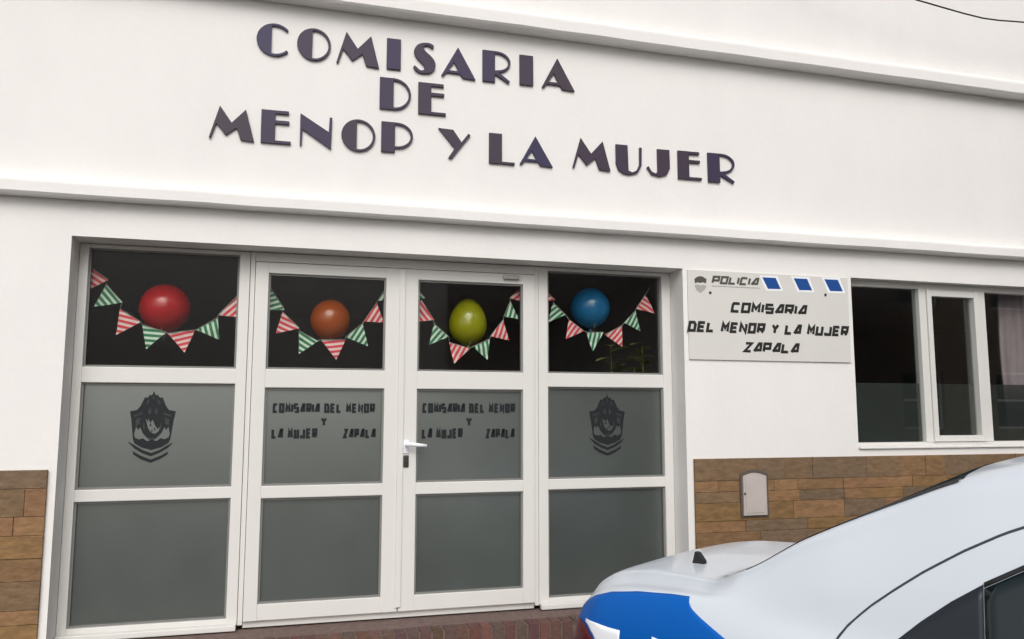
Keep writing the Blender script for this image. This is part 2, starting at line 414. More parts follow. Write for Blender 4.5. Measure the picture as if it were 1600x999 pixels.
k = MB(); k.box(DL1-.018, DL1+.018, RY-.062, RY-.0505, FLOOR+.05, Z0+.92, .003)
k.build('meeting_strip', M_PVC, dr)
# handle and lock on the right leaf
hx, hz = .752, Z0-.212
k = MB(); k.box(hx-.018, hx+.018, RY-.058, RY-.0505, hz-.055, hz+.03, .004)
k.tube([(hx, RY-.05, hz), (hx, RY-.095, hz+.002)], .011, 12)
k.tube([(hx-.006, RY-.095, hz+.004), (hx+.03, RY-.10, hz+.003), (hx+.075, RY-.10, hz-.002), (hx+.125, RY-.098, hz-.006)], [.013, .013, .012, .009], 12)
k.build('handle', M_WHITEP, dr, smooth=True)
k = MB(); k.box(hx-.017, hx+.017, RY-.060, RY-.0505, hz-.142, hz-.066, .006); k.tube([(hx, RY-.058, hz-.104), (hx, RY-.068, hz-.104)], .010, 12)
k.build('lock_plate', M_GREYMET, dr)
k = MB(); k.box(1.39, 1.50, RY-.075, RY-.0505, Z0+.885, Z0+.912, .006); k.build('door_closer', M_GREYL, dr)

# crests: shield outline with cut-out figures
def arcpts(cx, cz, rx, rz, a0, a1, n=16):
    return [(cx+rx*math.cos(math.radians(a0+(a1-a0)*i/n)), cz+rz*math.sin(math.radians(a0+(a1-a0)*i/n))) for i in range(n+1)]
def crest(px, py, pw, ph, y, parent):
    c = at(px, py, y); a = at(px-pw/2, py, y).x; b = at(px+pw/2, py, y).x; t = at(px, py-ph/2, y).z; q = at(px, py+ph/2, y).z
    sx, sz = (b-a), (t-q)
    P = lambda pts: [(c.x+(x-.5)*sx, c.z+(z-.5)*sz) for x, z in pts]
    half = [(.50, 1.0), (.475, .955), (.44, .935), (.42, .955), (.40, .92), (.36, .905), (.33, .915), (.30, .87), (.25, .79), (.19, .735), (.05, .715), (.085, .60), (.11, .47), (.135, .33), (.17, .27), (.30, .215), (.50, .175)]
    out = half + [(1-x, z) for x, z in half[::-1][1:-1]]
    bird = [(.36, .62), (.41, .57), (.42, .62), (.45, .55), (.50, .60), (.55, .52), (.60, .47), (.66, .50), (.62, .43), (.55, .40), (.50, .415), (.45, .44), (.41, .49)]
    wl = [(.15, .40), (.185, .505), (.225, .455), (.265, .495), (.32, .41), (.40, .35), (.47, .31), (.40, .30), (.33, .34), (.25, .325), (.17, .35)]
    wr = [(1-x, z) for x, z in wl[::-1]]
    leaf = [(.18, .30), (.28, .275), (.36, .225), (.44, .205), (.36, .20), (.25, .24), (.17, .275)]
    lr = [(1-x, z) for x, z in leaf[::-1]]
    rib = [(.03, .30), (.20, .235), (.34, .175), (.50, .135), (.66, .175), (.80, .235), (.93, .28), (.82, .20), (.66, .135), (.50, .09), (.34, .13), (.18, .195)]
    rib2 = [(.14, .165), (.30, .10), (.50, .045), (.70, .10), (.84, .155), (.82, .11), (.68, .05), (.50, 0), (.32, .045), (.16, .115)]
    gr = [[(.13, .66), (.30, .70), (.29, .675), (.14, .635)], [(.17, .60), (.26, .63), (.25, .54), (.18, .51)], [(.40, .70), (.44, .78), (.47, .70), (.44, .67)], [(.36, .84), (.42, .89), (.42, .86), (.38, .81)], [(.33, .56), (.355, .50), (.34, .45), (.315, .50)]]
    gr += [[(1-x, z) for x, z in f_[::-1]] for f_ in gr] + [[(.485, .90), (.5, .94), (.515, .90), (.5, .86)], [(.44, .345), (.56, .345), (.54, .32), (.46, .32)]]
    fac = [[(.44, .52), (.47, .55), (.48, .50)], [(.53, .49), (.57, .465), (.54, .445)], [(.47, .45), (.52, .455), (.49, .43)]]
    bm = bmesh.new()
    for polys, th, dy, mi in (([P(out), P(bird), P(wl), P(wr)], .0012, 0, 0), ([P(rib), P(rib2)], .001, -.0004, 0), ([P(f_) for f_ in fac], .001, -.0003, 0), ([P(f_) for f_ in gr], .001, -.0009, 1)):
        me = flat(polys, th); me.transform(Matrix.Translation((0, dy, 0))); n0 = len(bm.faces); bm.from_mesh(me); bm.faces.ensure_lookup_table()
        for f in bm.faces[n0:]: f.material_index = mi
    me = bpy.data.meshes.new('crest'); bm.to_mesh(me); bm.free()
    o = link('crest', me, M_DECAL, parent, loc=(0, y, 0)); me.materials.append(M_DECAL3)
    return o
crest(238, 667, 80, 112, RY+.002, sl); crest(949, 664, 62, 96, RY+.002, sr)

# ------------------------------------------------------------------ squared stroke lettering for printed words
GL = {'C': [[(1, 1), (.12, 1), (0, .85), (0, 0), (1, 0)]], 'O': [[(0, 0), (0, 1), (1, 1), (1, 0), (0, 0)]],
 'M': [[(0, 0), (0, 1), (.5, .4), (1, 1), (1, 0)]], 'I': [[(.5, 0), (.5, 1)]], 'S': [[(1, 1), (0, 1), (0, .5), (1, .5), (1, 0), (0, 0)]],
 'A': [[(0, 0), (.66, 1), (1, 1), (1, 0)], [(.24, .16), (.93, .16)]], 'R': [[(0, 0), (0, 1), (1, 1), (1, .42), (.1, .42)], [(.5, .36), (1, 0)]],
 'D': [[(0, 0), (0, 1), (.75, 1), (1, .75), (1, 0), (0, 0)]], 'E': [[(1, 1), (0, 1), (0, 0), (1, 0)], [(.1, .5), (.9, .5)]],
 'L': [[(0, 1), (0, 0), (1, 0)]], 'N': [[(0, 0), (0, 1), (1, 0), (1, 1)]], 'Y': [[(0, 1), (.5, .48), (1, 1)], [(.5, .44), (.5, 0)]],
 'U': [[(0, 1), (0, 0), (1, 0), (1, 1)]], 'J': [[(1, 1), (1, 0), (.1, 0), (0, .25)]], 'Z': [[(0, 1), (1, 1), (0, 0), (1, 0)]],
 'P': [[(0, 0), (0, 1), (1, 1), (1, .4), (.1, .4)]]}
def ribbon2d(k, pts, hw, y, th):
    n = len(pts); closed = pts[0] == pts[-1]
    if closed: pts = pts[:-1]; n -= 1
    V = [Vector(p) for p in pts]; L, R = [], []
    for i in range(n):
        p = V[i]; prv = V[i-1] if (i or closed) else None; nx = V[(i+1) % n] if (i < n-1 or closed) else None
        d1 = (p-prv).normalized() if prv is not None else None; d2 = (nx-p).normalized() if nx is not None else None
        d1 = d1 or d2; d2 = d2 or d1
        n1 = Vector((-d1.y, d1.x)); n2 = Vector((-d2.y, d2.x)); mm = (n1+n2)
        mm = mm.normalized() if mm.length > 1e-4 else n1
        s = hw/max(.45, mm.dot(n1)); L.append(p+mm*s); R.append(p-mm*s)
    f = [[k.bm.verts.new((q.x, y, q.y)) for q in A] for A in (L, R)]; b = [[k.bm.verts.new((q.x, y+th, q.y)) for q in A] for A in (L, R)]
    m_ = n if closed else n-1
    for i in range(m_):
        j = (i+1) % n
        k.bm.faces.new((f[0][i], f[0][j], f[1][j], f[1][i]))
        k.bm.faces.new((f[0][i], b[0][i], b[0][j], f[0][j])); k.bm.faces.new((f[1][j], b[1][j], b[1][i], f[1][i]))
    if not closed:
        k.bm.faces.new((f[0][0], f[1][0], b[1][0], b[0][0])); k.bm.faces.new((f[0][-1], b[0][-1], b[1][-1], f[1][-1]))
def words(text, px0, px1, py_top, py_bot, y, material, parent, name='lettering', slant=0, stroke=.09, gap=.22, th=.001, pym=None):
    """text between two photo columns on plane y; top/bottom rows are read at the text's middle"""
    pm = (px0+px1)/2; x0 = at(px0, (py_top+py_bot)/2, y).x; x1 = at(px1, (py_top+py_bot)/2, y).x
    zt, zb = at(pm, py_top, y).z, at(pm, py_bot, y).z; h = zt-zb
    W = [.28 if c == 'I' else (.55 if c == ' ' else 1) for c in text]
    u = (x1-x0-slant*h)/(sum(W)+gap*(len(text)-1)); k = MB(); x = x0; hw = stroke*h
    lay = 0; o = None
    for c, wd in zip(text+' ', W+[0]):
        if c == ' ':
            o = k.build(name, material, parent); k = MB()
        else:
            for st in GL[c]:
                lay += 1; pts = []
                for gx, gz in st:
                    z = zb+hw+gz*(h-2*hw); xx = x+ (wd*u/2 if c == 'I' else hw+gx*(wd*u-2*hw)) + slant*(z-zb)
                    pts.append((xx, z))
                ribbon2d(k, pts, hw, y-.0002*(lay % 3), th)
        x += u*(wd+gap)
    return o
for dd, cols in ((dl, [(426, 586), (501, 511), (424, 496), (536, 587)]), (dr, [(660, 805), (728, 738), (659, 723), (759, 804)])):
    yy = RY-.0185
    for t, (a, b), (c, d_) in zip(['COMISARIA DEL MENOR', 'Y', 'LA MUJER', 'ZAPALA'], cols, [(631, 645), (652.5, 666), (670, 685), (670.5, 684.5)]):
        words(t, a, b, c-.5, d_+.5, yy, M_DECAL, dd, stroke=.125, gap=.12)

# ------------------------------------------------------------------ side window
YW = .10
win = MB()
wf0, wf1 = WX0+.002, WX1-.002
PZ0, PZ1 = Z0-.228, Z0+.945
rect_frame(win, wf0, wf1, WZ0, WZ1-.003, .030, .05, PZ0-WZ0, WZ1-.003-PZ1, YW-.02, YW+.05)
mull = [(4.700, 4.765), (5.335-.075, 5.335)]
for a, b in mull: win.box(a, b, YW-.0225, YW+.05, PZ0-.001, PZ1+.001, .004)
win_o = win.build('window', M_PVC, bld)
k = MB(); sx0, sx1 = 4.767, 5.258
rect_frame(k, sx0, sx1, PZ0+.002, PZ1-.002, .042, .042, .045, .05, YW-.035, YW+.03)
sash = k.build('sash', M_PVC, win_o)
px = [(WX0+.032, 4.700), (sx0+.042, sx1-.042), (5.335, wf1-.05)]
zs = Z0+.215
for i, (a, b) in enumerate(px):
    za, zb = (PZ0+.047, PZ1-.052) if i == 1 else (PZ0, PZ1)
    pane('pane', a, b, za, zb, YW+.012, .006, M_WGLASS, win_o)
    k = MB(); k.box(a+.004, b-.004, YW+.0195, YW+.0225, za+.004, zs); k.build('frosted_film', M_FILM, win_o)
k = MB(); k.box(WX0+.003, WX1-.003, -.018, YW-.022, WZ0+.001, WZ0+.016, .004); k.build('sill', M_WALL, win_o)
# curtain hanging behind the right-hand pane
k = MB(); cx0, cx1 = 5.68, 7.1; n = 150; rows = 14
grid = []
for j in range(rows+1):
    z = PZ0-.25+(PZ1+.12-PZ0+.25)*j/rows; line = []
    for i in range(n+1):
        x = cx0+(cx1-cx0)*i/n + .012*math.sin(j*.5+i*.15)
        y = .27+.028*math.sin(i*.62+.4*math.sin(i*.11)+.15*math.sin(j*.3))+.012*math.sin(i*1.9)
        line.append(k.bm.verts.new((x, y, z)))
    grid.append(line)
for A, B in zip(grid, grid[1:]):
    for i in range(n): k.bm.faces.new((A[i], A[i+1], B[i+1], B[i]))
cur = k.build('curtain', M_CURT, smooth=True)
md = cur.modifiers.new('thickness', 'SOLIDIFY'); md.thickness = .003
tag(cur, 'mauve curtain hanging in folds behind the right-hand window pane', 'curtain')

# ------------------------------------------------------------------ raised letters on the facade
def dens(pts, it=3):                            # rounds a hand drawn outline (Chaikin)
    for _ in range(it):
        q = []
        for i in range(len(pts)):
            a, b = pts[i], pts[(i+1) % len(pts)]
            q += [(a[0]*.75+b[0]*.25, a[1]*.75+b[1]*.25), (a[0]*.25+b[0]*.75, a[1]*.25+b[1]*.75)]
        pts = q
    return pts
T = .075
BW = {
 'C': [arcpts(.56, .5, .56, .5, 42, 318, 40)+[(.56+.49*math.cos(math.radians(a)), .5+.43*math.sin(math.radians(a))) for a in (318, 310, 300, 290, 280, 270, 262)]+[(.46, .08), (.46, .92)]+[(.56+.49*math.cos(math.radians(a)), .5+.43*math.sin(math.radians(a))) for a in (98, 90, 80, 70, 60, 50, 42)]],
 'O': [arcpts(.5, .5, .5, .5, 0, 351, 39), [(.45, .07)]+arcpts(.5, .5, .43, .435, -82, 82, 24)+[(.45, .93)]],
 'M': [[(0, .04), (.22, 1), (.49, .52), (.80, .95), (1, 0), (.70, .03), (.60, .38), (.37, .14), (.155, .47), (.045, .03)]],
 'I': [[(0, 0), (0, 1), (1, 1), (1, 0)]],
 'S': [dens([(.92, .93), (.74, 1.0), (.45, .99), (.2, .90), (.06, .72), (.12, .52), (.35, .36), (.53, .24), (.52, .11), (.33, .09), (.13, .24), (.03, .19), (.2, .03), (.5, 0), (.82, .05), (.99, .22), (.97, .42), (.8, .58), (.55, .72), (.44, .83), (.55, .92), (.72, .90), (.86, .81)], 2)],
 'A': [[(0, .03), (.47, 1), (1, 0), (.62, .02), (.54, .14), (.15, .14), (.055, .01)], [(.19, .22), (.50, .22), (.365, .50)]],
 'R': [[(0, 0), (0, 1), (.5, 1)]+arcpts(.5, .66, .5, .34, 80, -80, 20)+[(.62, .30), (.98, .07), (.93, 0), (.44, .25), (.44, 0)], [(.44, .38), (.50, .385)]+arcpts(.5, .66, .425, .27, -80, 80, 18)+[(.44, .935)]],
 'P': [[(0, 0), (0, 1), (.5, 1)]+arcpts(.5, .57, .5, .43, 80, -80, 22)+[(.43, .14), (.43, 0)], [(.43, .20), (.5, .21)]+arcpts(.5, .57, .43, .36, -80, 80, 18)+[(.43, .935)]],
 'D': [[(0, 0), (0, 1), (.45, 1)]+arcpts(.45, .5, .55, .5, 85, -85, 24)+[(.45, 0)], [(.44, .07)]+arcpts(.45, .5, .48, .43, -85, 85, 22)+[(.44, .93)]],
 'E': [[(0, 0), (0, 1), (.92, 1), (.92, .905), (.47, .905), (.47, .70), (.94, .70), (.94, .60), (.47, .60), (.47, .085), (1, .085), (1, 0)]],
 'N': [[(0, .05), (0, .98), (.90, .50), (.92, .93), (1, .93), (.98, 0), (.075, .52), (.06, .05)]],
 'Y': [[(0, .98), (.46, .97), (.72, .58), (.93, .89), (1, .84), (.42, 0), (.32, .03), (.52, .37), (.44, .44)]],
 'L': [[(0, 0), (0, 1), (.50, 1), (.50, .075), (1, .075), (1, 0)]],
 'U': [[(0, 1), (0, .36), (.08, .15), (.25, .03), (.52, 0), (.82, .08), (.98, .34), (1, .96), (.91, .96), (.90, .36), (.80, .17), (.62, .09), (.47, .14), (.45, 1)]],
 'J': [[(.47, 1), (1, 1), (1, .32), (.86, .09), (.55, 0), (.2, .06), (0, .30), (.07, .35), (.2, .17), (.38, .10), (.47, .18)]],
}
LT = [('COMISARIA', 'the word COMISARIA in the top row', [('C', 401, 452, 34.8, 88.5), ('O', 464, 517, 42.7, 95.8), ('M', 526, 593, 50, 104.5), ('I', 604.7, 626.5, 59, 109.5), ('S', 644, 681.6, 64.5, 116.7), ('A', 690, 743.5, 72.5, 123.5), ('R', 754.5, 798, 78.6, 130), ('I', 812.5, 833.5, 85, 134.3), ('A', 847, 898, 90, 141.6)]),
      ('DE', 'the word DE in the middle row', [('D', 593.7, 642.5, 121, 173), ('E', 654, 697, 128.6, 180.5)]),
      ('MENOP', 'the first long word of the bottom row', [('M', 327, 398, 165, 220.5), ('E', 408, 455, 171, 225.5), ('N', 469, 519, 176.5, 233), ('O', 533.6, 586.7, 185, 238), ('P', 596, 645.4, 190, 240)]),
      ('Y', 'bottom row', [('Y', 684.5, 735.3, 200, 250)]),
      ('LA', 'the word LA in the bottom row', [('L', 764.7, 804.4, 207.7, 257.7), ('A', 812.6, 864, 211.8, 261)]),
      ('MUJER', 'the word MUJER in the bottom row', [('M', 895, 954, 215.6, 267), ('U', 963, 1003.5, 225.7, 274.5), ('J', 1011, 1047, 231.5, 277.4), ('E', 1060, 1096.4, 235.3, 281.8), ('R', 1107, 1148.6, 238.8, 287)])]
ORD = ['first', 'second', 'third', 'fourth', 'fifth', 'sixth', 'seventh', 'eighth', 'last']
for wd, where, ls in LT:
    for i, (c, x0, x1, y0, y1) in enumerate(ls):
        yf = -.018; pm = (x0+x1)/2
        a, b = at(x0, (y0+y1)/2, yf), at(x1, (y0+y1)/2, yf)
        t, q = at(pm, y0+1.5, yf).z, at(pm, y1-1.5, yf).z
        wdt, h = b.x-a.x, t-q
        me = flat([[((x-.5)*wdt, z*h) for x, z in poly] for poly in BW[c]], .012, .0008, name='letter_'+c)
        o = link('wall_letter', me, M_LETTER, loc=((a.x+b.x)/2, yf+.008, q))
        o.rotation_euler = (0, math.radians(random.uniform(-.5, .5)), 0)
        if wd == 'Y': lb = 'lone raised dark purple letter Y standing between two words of the bottom row'
        else:
            od = 'last' if i == len(ls)-1 else ORD[i]
            lb = 'raised dark purple letter %s, %s letter of %s' % (c, od, where)
        tag(o, lb, 'letter', 'raised letters on the facade')

# ------------------------------------------------------------------ enamel sign board
ys = -.012
A, B = at(1073.5, 426, ys), at(1328, 563, ys)
zt, zb = Z0+.985, Z0+.357
sgn = tag(empty('sign_board', ((A.x+B.x)/2, 0, zb)), 'pale rectangular police sign board with black words and three blue slanted blocks', 'sign')
sx0, sx1 = 2.672, 3.985
k = MB(); k.box(sx0, sx1, ys, -.001, zb, zt, .002); k.build('panel', M_SIGN, sgn)
yt = ys-.001
for t, a, b, c, d_, s_ in [('COMISARIA', 1141, 1262, 474.5, 491, .135), ('DEL MENOR Y LA MUJER', 1073.5, 1327, 505.5, 522.5, .135), ('ZAPALA', 1161, 1250, 535.5, 552, .135)]:
    words(t, a, b, c, d_, yt, M_BLACK, sgn, slant=.22, stroke=s_, gap=.11)
words('POLICIA', 1111, 1187, 432.5, 445.5, yt, M_GREYPRINT, sgn, slant=.3, stroke=.135, gap=.10)
k = MB(); a, b = at(1112, 448.5, yt), at(1187, 450.5, yt); k.box(a.x, b.x, yt, yt+.001, b.z-.004, b.z+.003); k.build('underline', M_GREYL, sgn)
for x0, x1, y0, y1 in [(1191, 1220, 433.5, 452), (1240, 1269, 435, 454), (1288, 1317, 436.5, 455.5)]:
    k = MB(); q = [at(x0, y0, yt), at(x1-8, y0+1, yt), at(x1, y1, yt), at(x0+9, y1-.5, yt)]
    k.prism([(v.x, v.z) for v in q], yt, yt+.001); k.build('blue_block', M_BLUEP, sgn)
    k = MB(); q = [at(x0-4, y0-3, yt), at(x1-5, y0-2, yt), at(x1+4, y1+3, yt), at(x0+6, y1+2.5, yt)]
    k.prism([(v.x, v.z) for v in q], yt+.0005, yt+.0010); k.build('block_border', M_WHITEP, sgn)
c = at(1094, 443, yt)
def cr(px, py): v = at(px, py, yt); return (v.x, v.z)
e_ = link('emblem', flat([[cr(1085, 436), cr(1089, 433), cr(1094, 431.5), cr(1099, 433), cr(1104, 436.5), cr(1103, 443), cr(1098, 441), cr(1094, 442.5), cr(1090, 441), cr(1086, 443)]], .001), M_GREYPRINT, sgn, loc=(0, yt, 0)); e_.matrix_parent_inverse = base_matrix(sgn).inverted()
e_ = link('emblem', flat([[cr(1085, 446), cr(1090, 444.5), cr(1094, 446), cr(1099, 445), cr(1104, 447), cr(1101, 453), cr(1094, 458), cr(1088, 453)]], .001), M_GREYL, sgn, loc=(0, yt, 0)); e_.matrix_parent_inverse = base_matrix(sgn).inverted()
for px_, py_ in [(1109.5, 457.5), (1289.5, 461)]:
    v = at(px_, py_, ys); k = MB(); k.lathe([(.010, 0), (.010, -.004), (.005, -.006)], (v.x, ys, v.z), 10, 'Y'); k.build('screw', M_GREYMET, sgn)

# ------------------------------------------------------------------ meter box in the stone base
mb = tag(empty('meter_box', (at(1179, 770, 0).x, -.03, at(1179, 805, 0).z)), 'small pale utility box door with arched top set in the stone base', 'meter box')
a, b = at(1160, 770, -.03).x, at(1197, 770, -.03).x; zt, zb = at(1178, 739, -.03).z, at(1178, 805, -.03).z
def archd(x0, x1, z0, z1, s): return [(x0, z0), (x1, z0), (x1, z1-s)]+[(x0+(x1-x0)*(1-i/8), z1-s+s*math.sin(math.pi*i/8)) for i in range(1, 8)]+[(x0, z1-s)]
k = MB(); k.prism(archd(a-.016, b+.016, zb-.014, zt+.022, .03), -.0335, -.001); k.build('frame', mat('box_recess', (.12, .10, .085), .8, .2, var=.3, vscale=30), mb)
k = MB(); k.prism(archd(a, b-.004, zb, zt, .022), -.045, -.034)
k.build('box_door', mat('box_paint', (.50, .45, .42), .5, .4, var=.12, vscale=8), mb)
k = MB(); k.prism(archd(a+.018, b-.022, zb+.018, zt-.018, .018), -.048, -.0452); k.build('inner_panel', mat('box_paint_inner', (.52, .47, .44), .5, .4, var=.12, vscale=8), mb)
k = MB(); k.lathe([(.007, 0), (.007, -.006), (.004, -.008)], (a+.009, -.0455, (zt+zb)/2+.005), 10, 'Y'); k.build('knob', M_GREYMET, mb)

# ------------------------------------------------------------------ balloons and bunting behind the clear panes
def balloon(px, py, wpx, hpx, y, col, label, egg=0):
    c = at(px, py, y); rx = (at(px+wpx/2, py, y).x-at(px-wpx/2, py, y).x)/2; rz = (at(px, py-hpx/2, y).z-at(px, py+hpx/2, y).z)/2
    root = tag(empty('balloon', c), label, 'balloon', 'balloons hung behind the upper panes')
    prof = []
    n = 28
    for i in range(n+1):
        t = math.pi*i/n; z = -math.cos(t); r = math.sin(t)
        r *= 1 - egg*.16*(z) - (.10 if egg == 0 else .05)*max(0, -z)**2
        prof.append((max(r, .002)*rx, z*rz))
    k = MB(); k.lathe(prof, (0, 0, 0), 40)
    me_m = bpy.data.materials.new('latex'); me_m = mat('latex_'+label.split()[0], col, .22, .5, coat=.3, var=.12, vscale=4)
    bb = me_m.node_tree.nodes['Principled BSDF']; bb.inputs['Subsurface Weight'].default_value = .15; bb.inputs['Subsurface Radius'].default_value = (.05, .03, .02); bb.inputs['Subsurface Scale'].default_value = .5
    k.build('skin', me_m, root, smooth=True, loc=(0, 0, 0))
    k = MB(); k.lathe([(.004, 0), (.009, -.008), (.006, -.014), (.013, -.022), (.011, -.024)], (0, 0, -rz+.003), 12); k.build('knot', me_m, root, smooth=True, loc=(0, 0, 0))
    k = MB(); k.tube([(0, 0, -rz-.012), (.004, -.03, -rz-.05), (-.006, -.07, -rz-.03), (0, -.10, -rz+.03)], .0012, 5); k.build('tie', M_STRING, root, loc=(0, 0, 0))
balloon(258, 482, 82, 76, .44, (.55, .012, .02), 'red round balloon behind the far left upper pane')
balloon(516, 501, 63, 66, .42, (.42, .075, .008), 'orange round balloon behind the left door upper pane')
balloon(731, 503, 58, 73, .42, (.36, .34, .012), 'yellow green egg shaped balloon behind the right door upper pane', 1)
balloon(922, 482, 58, 64, .42, (.018, .17, .40), 'blue round balloon behind the far right upper pane')
def zm(ox, oy, s): return lambda p: (ox+p[0]*s, oy+p[1]*s)
BUNT = [
 (zm(60, 340, .2803), 'bunting of striped pennants under the red balloon', [
  ('R', (262, 262), (388, 348), (278, 405)), ('G', (378, 375), (468, 475), (310, 498)), ('R', (455, 512), (570, 585), (432, 655)), ('G', (578, 600), (712, 642), (600, 735)), ('R', (722, 648), (872, 630), (815, 755)), ('G', (882, 628), (1000, 560), (1008, 682)), ('R', (1003, 545), (1118, 430), (1108, 556))]),
 (zm(380, 380, .2402), 'bunting of striped pennants under the orange balloon', [
  ('G', (150, 250), (268, 435), (140, 440)), ('R', (255, 450), (365, 555), (212, 588)), ('G', (362, 572), (485, 640), (362, 722)), ('R', (508, 632), (665, 632), (605, 760)), ('G', (668, 612), (778, 525), (812, 672)), ('R', (785, 510), (870, 390), (915, 518)), ('G', (878, 375), (945, 260), (990, 370))]),
 (zm(600, 400, .2203), 'bunting of striped pennants under the yellow green balloon', [
  ('G', (205, 200), (290, 300), (190, 310)), ('R', (262, 315), (352, 455), (212, 470)), ('G', (355, 485), (458, 575), (318, 632)), ('R', (462, 615), (608, 660), (497, 765)), ('G', (632, 645), (750, 590), (735, 738)), ('R', (755, 570), (845, 455), (888, 600)), ('G', (850, 430), (895, 320), (955, 450)), ('R', (893, 300), (985, 215), (1000, 330))]),
 (zm(820, 400, .2202), 'bunting of striped pennants under the blue balloon', [
  ('R', (140, 240), (212, 312), (120, 330)), ('G', (200, 335), (287, 418), (163, 474)), ('R', (312, 455), (418, 535), (288, 592)), ('G', (437, 545), (557, 545), (480, 680)), ('R', (570, 560), (692, 495), (690, 645)), ('G', (705, 475), (785, 390), (820, 535)), ('R', (790, 375), (855, 275), (922, 408))]),
]
rnd = random.Random(3)
for fn, lab, fl in BUNT:
    yb = .262; mid = at(*fn(fl[3][1]), yb)
    root = tag(empty('bunting', mid), lab, 'bunting', 'buntings strung across the upper panes')
    sp = []
    for i, (c, p, q, t) in enumerate(fl):
        yy = yb+.0045*(i % 2)
        P, Q, Tt = [at(*fn(v), yy) for v in (p, q, t)]
        sp += [P, Q]; cen = (P+Q+Tt)/3
        ang = rnd.choice([0, 0, 90, 75, 20])+rnd.uniform(-8, 8)
        dirv = (Q-P).normalized(); ba = math.atan2(dirv.z, dirv.x)
        th = ba+math.radians(ang); R_ = Matrix.Rotation(-th, 3, 'Y')      # local x along stripes
        k = MB()
        pts = [R_.inverted() @ (v-cen) for v in (P, Q, Tt)]
        k.prism([(v.x, v.z) for v in pts], -.0008, .0008)
        bmesh.ops.subdivide_edges(k.bm, edges=k.bm.edges, cuts=3, use_grid_fill=True)
        for v in k.bm.verts: v.co.y += .004*math.sin(v.co.x*55+i)+.003*math.sin(v.co.z*40+2*i)
        o = k.build('pennant', M_FLAGR if c == 'R' else M_FLAGG, root, loc=cen-mid, rot=(0, -th, 0))
        o['label'] = ('red' if c == 'R' else 'green')+' and white striped pennant'
    ext = [sp[0]+(sp[0]-sp[1]).normalized()*.06] + sp + [sp[-1]+(sp[-1]-sp[-2]).normalized()*.06]
    k = MB(); k.tube([v-mid+Vector((0, -.003, .002)) for v in ext], .0022, 5); k.build('string', M_STRING, root, loc=(0, 0, 0))
# added plant inside, its leaves imitate leaf glints low in the far right pane
pc = Vector((2.44, .48, FLOOR-.02))
pl = tag(empty('leaf_glint_plant', pc), 'added leafy plant imitating leaf glints in the far right pane below the blue balloon', 'plant')
k = MB(); k.lathe([(.13, 0), (.15, .02), (.19, .32), (.20, .34), (.20, .37), (.175, .37), (.17, .33)], (0, 0, 0), 24); k.build('pot', M_POT, pl, smooth=True, loc=(0, 0, 0))
k = MB(); k.lathe([(.168, .325), (.165, .335)], (0, 0, 0), 24); k.build('soil', M_SOIL, pl, loc=(0, 0, 0))
st = MB(); lf = MB(); rp = random.Random(12)
def leaf(bm, base, d, L, W, droop):
    d = d.normalized(); side = d.cross(Vector((0, 0, 1))).normalized(); prev = None
    for i in range(6):
        t = i/5; p = base+d*L*t+Vector((0, 0, -droop*t*t)); wv = W*math.sin(math.pi*min(1, .08+t*.92))**.8*(1 if i < 5 else 0.05)
        cur = (bm.verts.new(p-side*wv), bm.verts.new(p+Vector((0, 0, -wv*.25))), bm.verts.new(p+side*wv))
        if prev: bm.faces.new((prev[0], prev[1], cur[1], cur[0])); bm.faces.new((prev[1], prev[2], cur[2], cur[1]))
        prev = cur
for i in range(9):
    a = i*2.4+rp.uniform(-.3, .3); top = Vector((.20*math.cos(a)*rp.uniform(.3, 1), .16*math.sin(a)*rp.uniform(.3, 1), rp.uniform(1.45, 1.80)))
    b0 = Vector((.05*math.cos(a), .05*math.sin(a), .33)); mid = (b0+top)/2+Vector((.05*math.cos(a), .05*math.sin(a), .1))
    st.tube([b0, mid, top], [.008, .006, .004], 6)
    for j in range(9):
        t = .72+.28*j/8; p = b0.lerp(mid, t*2) if t < .5 else mid.lerp(top, t*2-1)
        aa = a+j*2.1; leaf(lf.bm, p, Vector((math.cos(aa), math.sin(aa), rp.uniform(.1, .7))), rp.uniform(.10, .17), rp.uniform(.03, .05), .05)
st.build('stem', M_STEM, pl, loc=(0, 0, 0), smooth=True); lf.build('foliage', M_LEAF, pl, loc=(0, 0, 0), smooth=True)

# ------------------------------------------------------------------ cable hung across the upper wall
yc = -.25; pts = []
cp = [(1150, -130), (1290, -52), (1380, -16), (1432, 0), (1470, 11), (1505, 21), (1535, 28.5), (1560, 32), (1600, 35), (1660, 37), (1750, 34), (1850, 20), (2000, -25)]
k = MB(); k.tube([at(a, b, yc) for a, b in cp], .006, 8); k.build('overhead_cable', M_CABLE, smooth=True)
tag(bpy.data.objects['overhead_cable'], 'thin black cable sagging across the upper right of the facade', 'cable')

# ------------------------------------------------------------------ police car
TH = math.radians(54)
CF = Vector((math.cos(TH), -math.sin(TH), 0)); CLAT = Vector((math.sin(TH), math.cos(TH), 0))
CC = Vector((1.44, -2.47, 0)) + CLAT*.69
car = tag(empty('police_car', CC+Vector((0, 0, -.012)), (math.radians(-1.3), 0, -TH)), 'white and blue police sedan parked obliquely with its tail towards the entrance', 'car')
